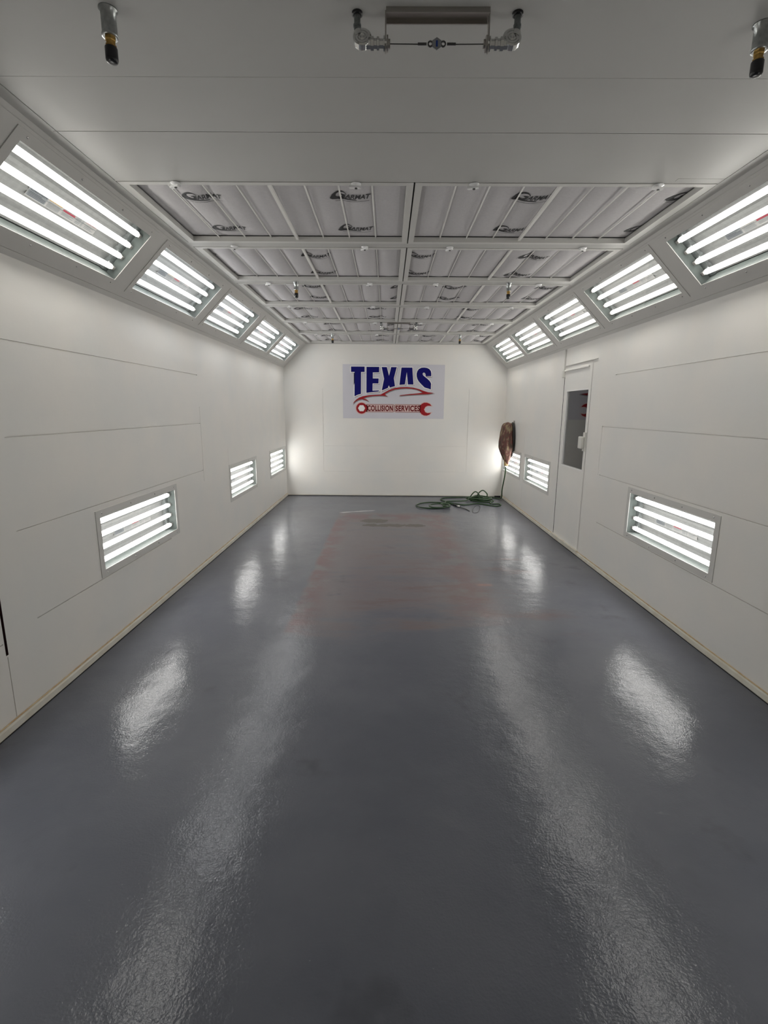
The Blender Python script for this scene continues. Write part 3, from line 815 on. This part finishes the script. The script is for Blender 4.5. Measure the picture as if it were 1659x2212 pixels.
CAR = [(218, 682), (235, 650), (268, 618), (310, 590), (365, 570), (450, 555), (560, 547), (620, 545), (680, 512), (740, 480), (820, 452), (900, 440), (1000, 437), (1090, 445), (1170, 465), (1240, 490), (1300, 508), (1390, 518),
       (1300, 535), (1150, 541), (1000, 551), (885, 562), (905, 551), (1040, 535), (1150, 525), (1225, 515), (1180, 487), (1130, 470), (1060, 458), (980, 455), (900, 460), (820, 473), (745, 500), (690, 530), (680, 546), (722, 568),
       (650, 562), (600, 561), (500, 567), (420, 580), (372, 602), (412, 612), (452, 642), (402, 624), (350, 612), (300, 622), (258, 645)]
P = [S(*p) for p in CAR]
layer('car_shadow', flat_curve([[(x+.008, y-.014) for x, y in P]], .002), 's_shadow', .0025)
layer('car_outline', flat_curve([P], .0), 's_red', .0040, 'red swoosh outline of a car')
def circ(c, r, n=36, a0=0, a1=2*pi, ry=None): return [(c[0]+r*math.cos(a0+(a1-a0)*i/n), c[1]+(ry or r)*math.sin(a0+(a1-a0)*i/n)) for i in range(n)]
hexh = [(345+52*math.cos(pi/3*i), 740+52*math.sin(pi/3*i)*.95) for i in range(6)]
c1 = circ((345, 740), 78)
handle = lambda x0, x1, y0, y1, r=14: [(x0+r, y0), (x1-r, y0), (x1, y0+r), (x1, y1-r), (x1-r, y1), (x0+r, y1), (x0, y1-r), (x0, y0+r)]
jaw = [(1195, 700), (1215, 672), (1250, 655), (1290, 655), (1330, 670), (1358, 700), (1300, 700), (1270, 715), (1250, 752), (1268, 790), (1300, 803), (1352, 798), (1330, 825), (1290, 840), (1250, 838), (1215, 820), (1195, 792)]
bmw = B(); 
for sp_ in ([circ((345, 740), 92)], [handle(405, 822, 678, 798)], [handle(818, 1205, 678, 798)]):
    add_bm(bmw, flat_curve([[S(*p) for p in q] for q in sp_]))
add_bm(bmw, flat_curve([[S(*p) for p in jaw]], .012))
layer('wrench_outline', bmw, 's_pink', .0030)
bmw = B()
add_bm(bmw, flat_curve([[S(*p) for p in c1], [S(*p) for p in hexh]]))
add_bm(bmw, flat_curve([[S(*p) for p in jaw]]))
layer('wrench', bmw, 's_red', .0040, 'red combination wrench')
layer('nut_hole', flat_curve([[S(*p) for p in hexh]]), 's_white', .0037)
bmw = B()
for x0, x1 in ((410, 816), (826, 1200)):
    add_bm(bmw, flat_curve([[S(*p) for p in handle(x0, x1, 682, 794)], [S(*p) for p in handle(x0+5, x1-5, 687, 789, 10)]]))
layer('handle_outline', bmw, 's_dred', .0036)
bmw = B()
x0, y0 = S(430, 780); x1, y1 = S(798, 697); add_bm(bmw, text_bm('COLLISION', x0, y0, x1-x0, y1-y0, bold=.038, spacing=1.10))
x0, y0 = S(836, 780); x1, y1 = S(1188, 697); add_bm(bmw, text_bm('SERVICES', x0, y0, x1-x0, y1-y0, bold=.038, spacing=1.10))
layer('lettering', bmw, 's_dred', .0044, 'dark red lettering COLLISION SERVICES')

# ================================================================== HOSE, COVER, SMALL THINGS
def floor_pt(u, v, z=.0):        # where a picture point meets the height z
    px, py = (u-829.5)/F_PX, (v-1106)/F_PX
    c, s = math.cos(-ROLL), math.sin(-ROLL); x = c*px-s*py; q = s*px+c*py; uu = -q
    c, s = math.cos(PITCH), math.sin(PITCH); y = c+s*uu; zz = -s+c*uu
    c, s = math.cos(-YAW), math.sin(-YAW); d = Vector((c*x+s*y, -s*x+c*y, zz)); t = (z-CH)/d.z
    return Vector((CX+d.x*t, d.y*t, z))
def Z(zx, zy, z=.012): p = floor_pt(880+zx/7.213, 1040+zy/7.213, z); p.y = min(p.y, D-.035); return p
rnd = random.Random(11)
path = [Vector((3.912, 8.62, .636)), Vector((3.912, 8.68, .45)), Vector((3.905, 8.78, .22)), Vector((3.925, 8.88, .06)), Vector((3.90, 9.02, .014)), Vector((3.80, 9.12, .013))]
path += [Z(1300, 262), Z(1160, 250)]
hr = .0105
# pile of loops
pc = Z(1100, 292)
for n_ in range(5):
    ex, ey = rnd.uniform(.15, .25), rnd.uniform(.10, .24); ox, oy = rnd.uniform(-.06, .08), rnd.uniform(-.10, .06); ph = rnd.uniform(0, 6)
    for i in range(8):
        an = ph+2*pi*i/8
        path.append(Vector((pc.x+ox+ex*math.cos(an), min(pc.y+oy+ey*math.sin(an), D-.04), .014+n_*.014+.008*math.sin(an*2+n_))))
# two loops standing up
def arch(x0, x1, y, h):
    return [Vector((x0, y, .05)), Vector((x0+.0*(x1-x0), y-.01, .05+h*.55)), Vector(((x0+x1)/2, y-.02, .05+h)), Vector((x1, y-.03, .05+h*.55)), Vector((x1, y-.04, .05))]
ya = pc.y
path += arch(pc.x-.115, pc.x+.01, ya, .12) + [Vector((pc.x-.05, ya-.12, .05))] + arch(pc.x+.0, pc.x+.155, ya+.02, .14)
path += [Vector((pc.x+.20, ya-.12, .03)), Z(1300, 345), Z(1420, 350), Z(1455, 370), Z(1380, 384), Z(1270, 370), Z(1080, 345), Z(900, 365), Z(760, 350)]
path += [Z(640, 325), Z(560, 300), Z(520, 280), Z(560, 257), Z(700, 250), Z(860, 252, .02), Z(960, 258, .045), Z(900, 300, .03), Z(700, 306), Z(600, 312), Z(590, 350), Z(560, 385, .03)]
for (cx_, cy_, rx_, ry_, z_) in ((402, 372, 262, 47, .013), (500, 378, 158, 32, .034)):
    for i in range(11):
        an = .55+2*pi*i/10
        path.append(Z(cx_+rx_*math.cos(an), cy_+ry_*math.sin(an), z_+.004*math.sin(3*an)))
path += [Z(520, 345, .04), Z(610, 340, .02), Z(680, 350), Z(735, 367)]
hose = empty('air_hose', 'green air hose coiled on the floor in the back right corner', 'hose', (3.9, 8.95, 0))
off = Vector((3.9, 8.95, 0))
bm = B(); sweep(bm, [p-off for p in spline(path, 6)], hr, 8); link('hose_line', bm, M['hose'], hose, smooth=True)
bm = B(); rod(bm, Z(728, 364)-off, Z(775, 380, .014)-off, .019, 12); link('rubber_grip', bm, M['rubber'], hose, smooth=False)
bm = B(); rod(bm, Z(775, 380, .014)-off, Z(822, 398, .014)-off, .016, 12); rod(bm, Z(800, 390, .014)-off, Z(808, 393, .014)-off, .022, 6); link('coupler', bm, M['chrome'], hose)
bm = B(); sweep(bm, [p-off for p in spline([Z(820, 398, .012), Z(870, 415, .010), Z(925, 435, .008), Z(965, 460, .006)], 5)], .007, 7); link('whip_tip', bm, M['darksteel'], hose, smooth=True)
wl = empty('wire_loop', 'thin grey wire loop lying on the floor beside the hose nozzle', 'wire', Z(1070, 430, 0))
bm = B(); c = Z(1070, 430, 0)
sweep(bm, [p-c for p in spline([Z(x, y, .005) for x, y in ((1010, 450), (1020, 480), (1045, 490), (1095, 480), (1125, 440), (1132, 400), (1100, 375), (1060, 385), (1030, 420))], 6, True)], .0032, 6, True); link('wire', bm, M['darksteel'], wl, smooth=True)
bk = Z(1405, 250, 0)
t = empty('rubber_block', 'small black rubber block on the floor against the back wall by the corner', 'block', (bk.x, D-.05, 0))
bm = B(); box(bm, -.055, .055, -.02, .02, .0, .03); bevel(bm, .004, 2); link('block', bm, M['rubber'], t)

# hanging hose bundle with a paper cover
cvr = empty('hose_cover', 'stained brown paper cover draped over a hose bundle hanging on the right wall', 'cover', (3.87, 8.62, .66))
off = Vector((3.87, 8.62, .66))
bm = B(); NU, NV = 56, 40; H = .735
def prof(t):   # half widths going down (t=0 top, 1 bottom)
    if t < .12: return math.sin(math.acos(1-t/.12))*.74+.05
    if t < .55: return .80+.20*math.sin((t-.12)/.43*pi/2)
    if t < .93: return 1.0-.74*((t-.55)/.38)**1.35
    return .26-.04*((t-.93)/.07)
g = []
for j in range(NV+1):
    t_ = j/NV; pr = prof(min(t_, .999)); row = []
    for i in range(NU):
        an = 2*pi*i/NU
        wr = 1+.085*noise.noise(Vector((math.cos(an)*2.6, math.sin(an)*2.6, t_*1.6)))+.06*math.sin(an*9+2.5*noise.noise(Vector((t_*2, 0, an))))*min(1, t_*1.6)*.8
        wr += .03*noise.noise(Vector((math.cos(an)*7, math.sin(an)*7, t_*9)))
        xo = math.cos(an)*.120*pr*wr; yo = math.sin(an)*.20*pr*wr
        shift = .018*math.sin(t_*pi) - .02*t_
        row.append(bm.verts.new((xo+.034-.014*math.sin(t_*pi)+.02*t_, yo, H*(1-t_))))
    g.append(row)
for j in range(NV):
    for i in range(NU):
        bm.faces.new((g[j][i], g[j+1][i], g[j+1][(i+1) % NU], g[j][(i+1) % NU]))
bm.faces.new(g[0]); bm.faces.new(g[-1])
for f in bm.faces: f.smooth = True
link('paper_drape', bm, M['paper'], cvr, smooth=True)
bm = B(); lathe(bm, [(.020, 0), (.036, .01), (.040, .03), (.034, .05), (.040, .075), (.046, .10)], 18, Matrix.Translation((.044, 0, -.010)))
for v in bm.verts: v.co.x += .005*noise.noise(v.co*60); v.co.y *= 1.3
link('paper_neck', bm, M['paperend'], cvr, smooth=True)
for n_ in range(4):
    bm = B(); ps = []
    for i in range(40):
        an = 2*pi*i/40
        ps.append(Vector((.104+.004*n_*((-1)**n_)+.004*math.sin(an*2), -.012+(.155-.012*n_)*math.sin(an)-.030, .44+(.285-.012*n_)*math.cos(an))))
    sweep(bm, ps, .0125, 8, True); link('coiled_hose', bm, M['hoseblack'], cvr, smooth=True)
bm = B(); rod(bm, (.04, -.04, .715), (.13, -.04, .725), .007, 8); box(bm, .122, .130, -.07, -.01, .69, .76); link('wall_hook', bm, M['steel'], cvr)
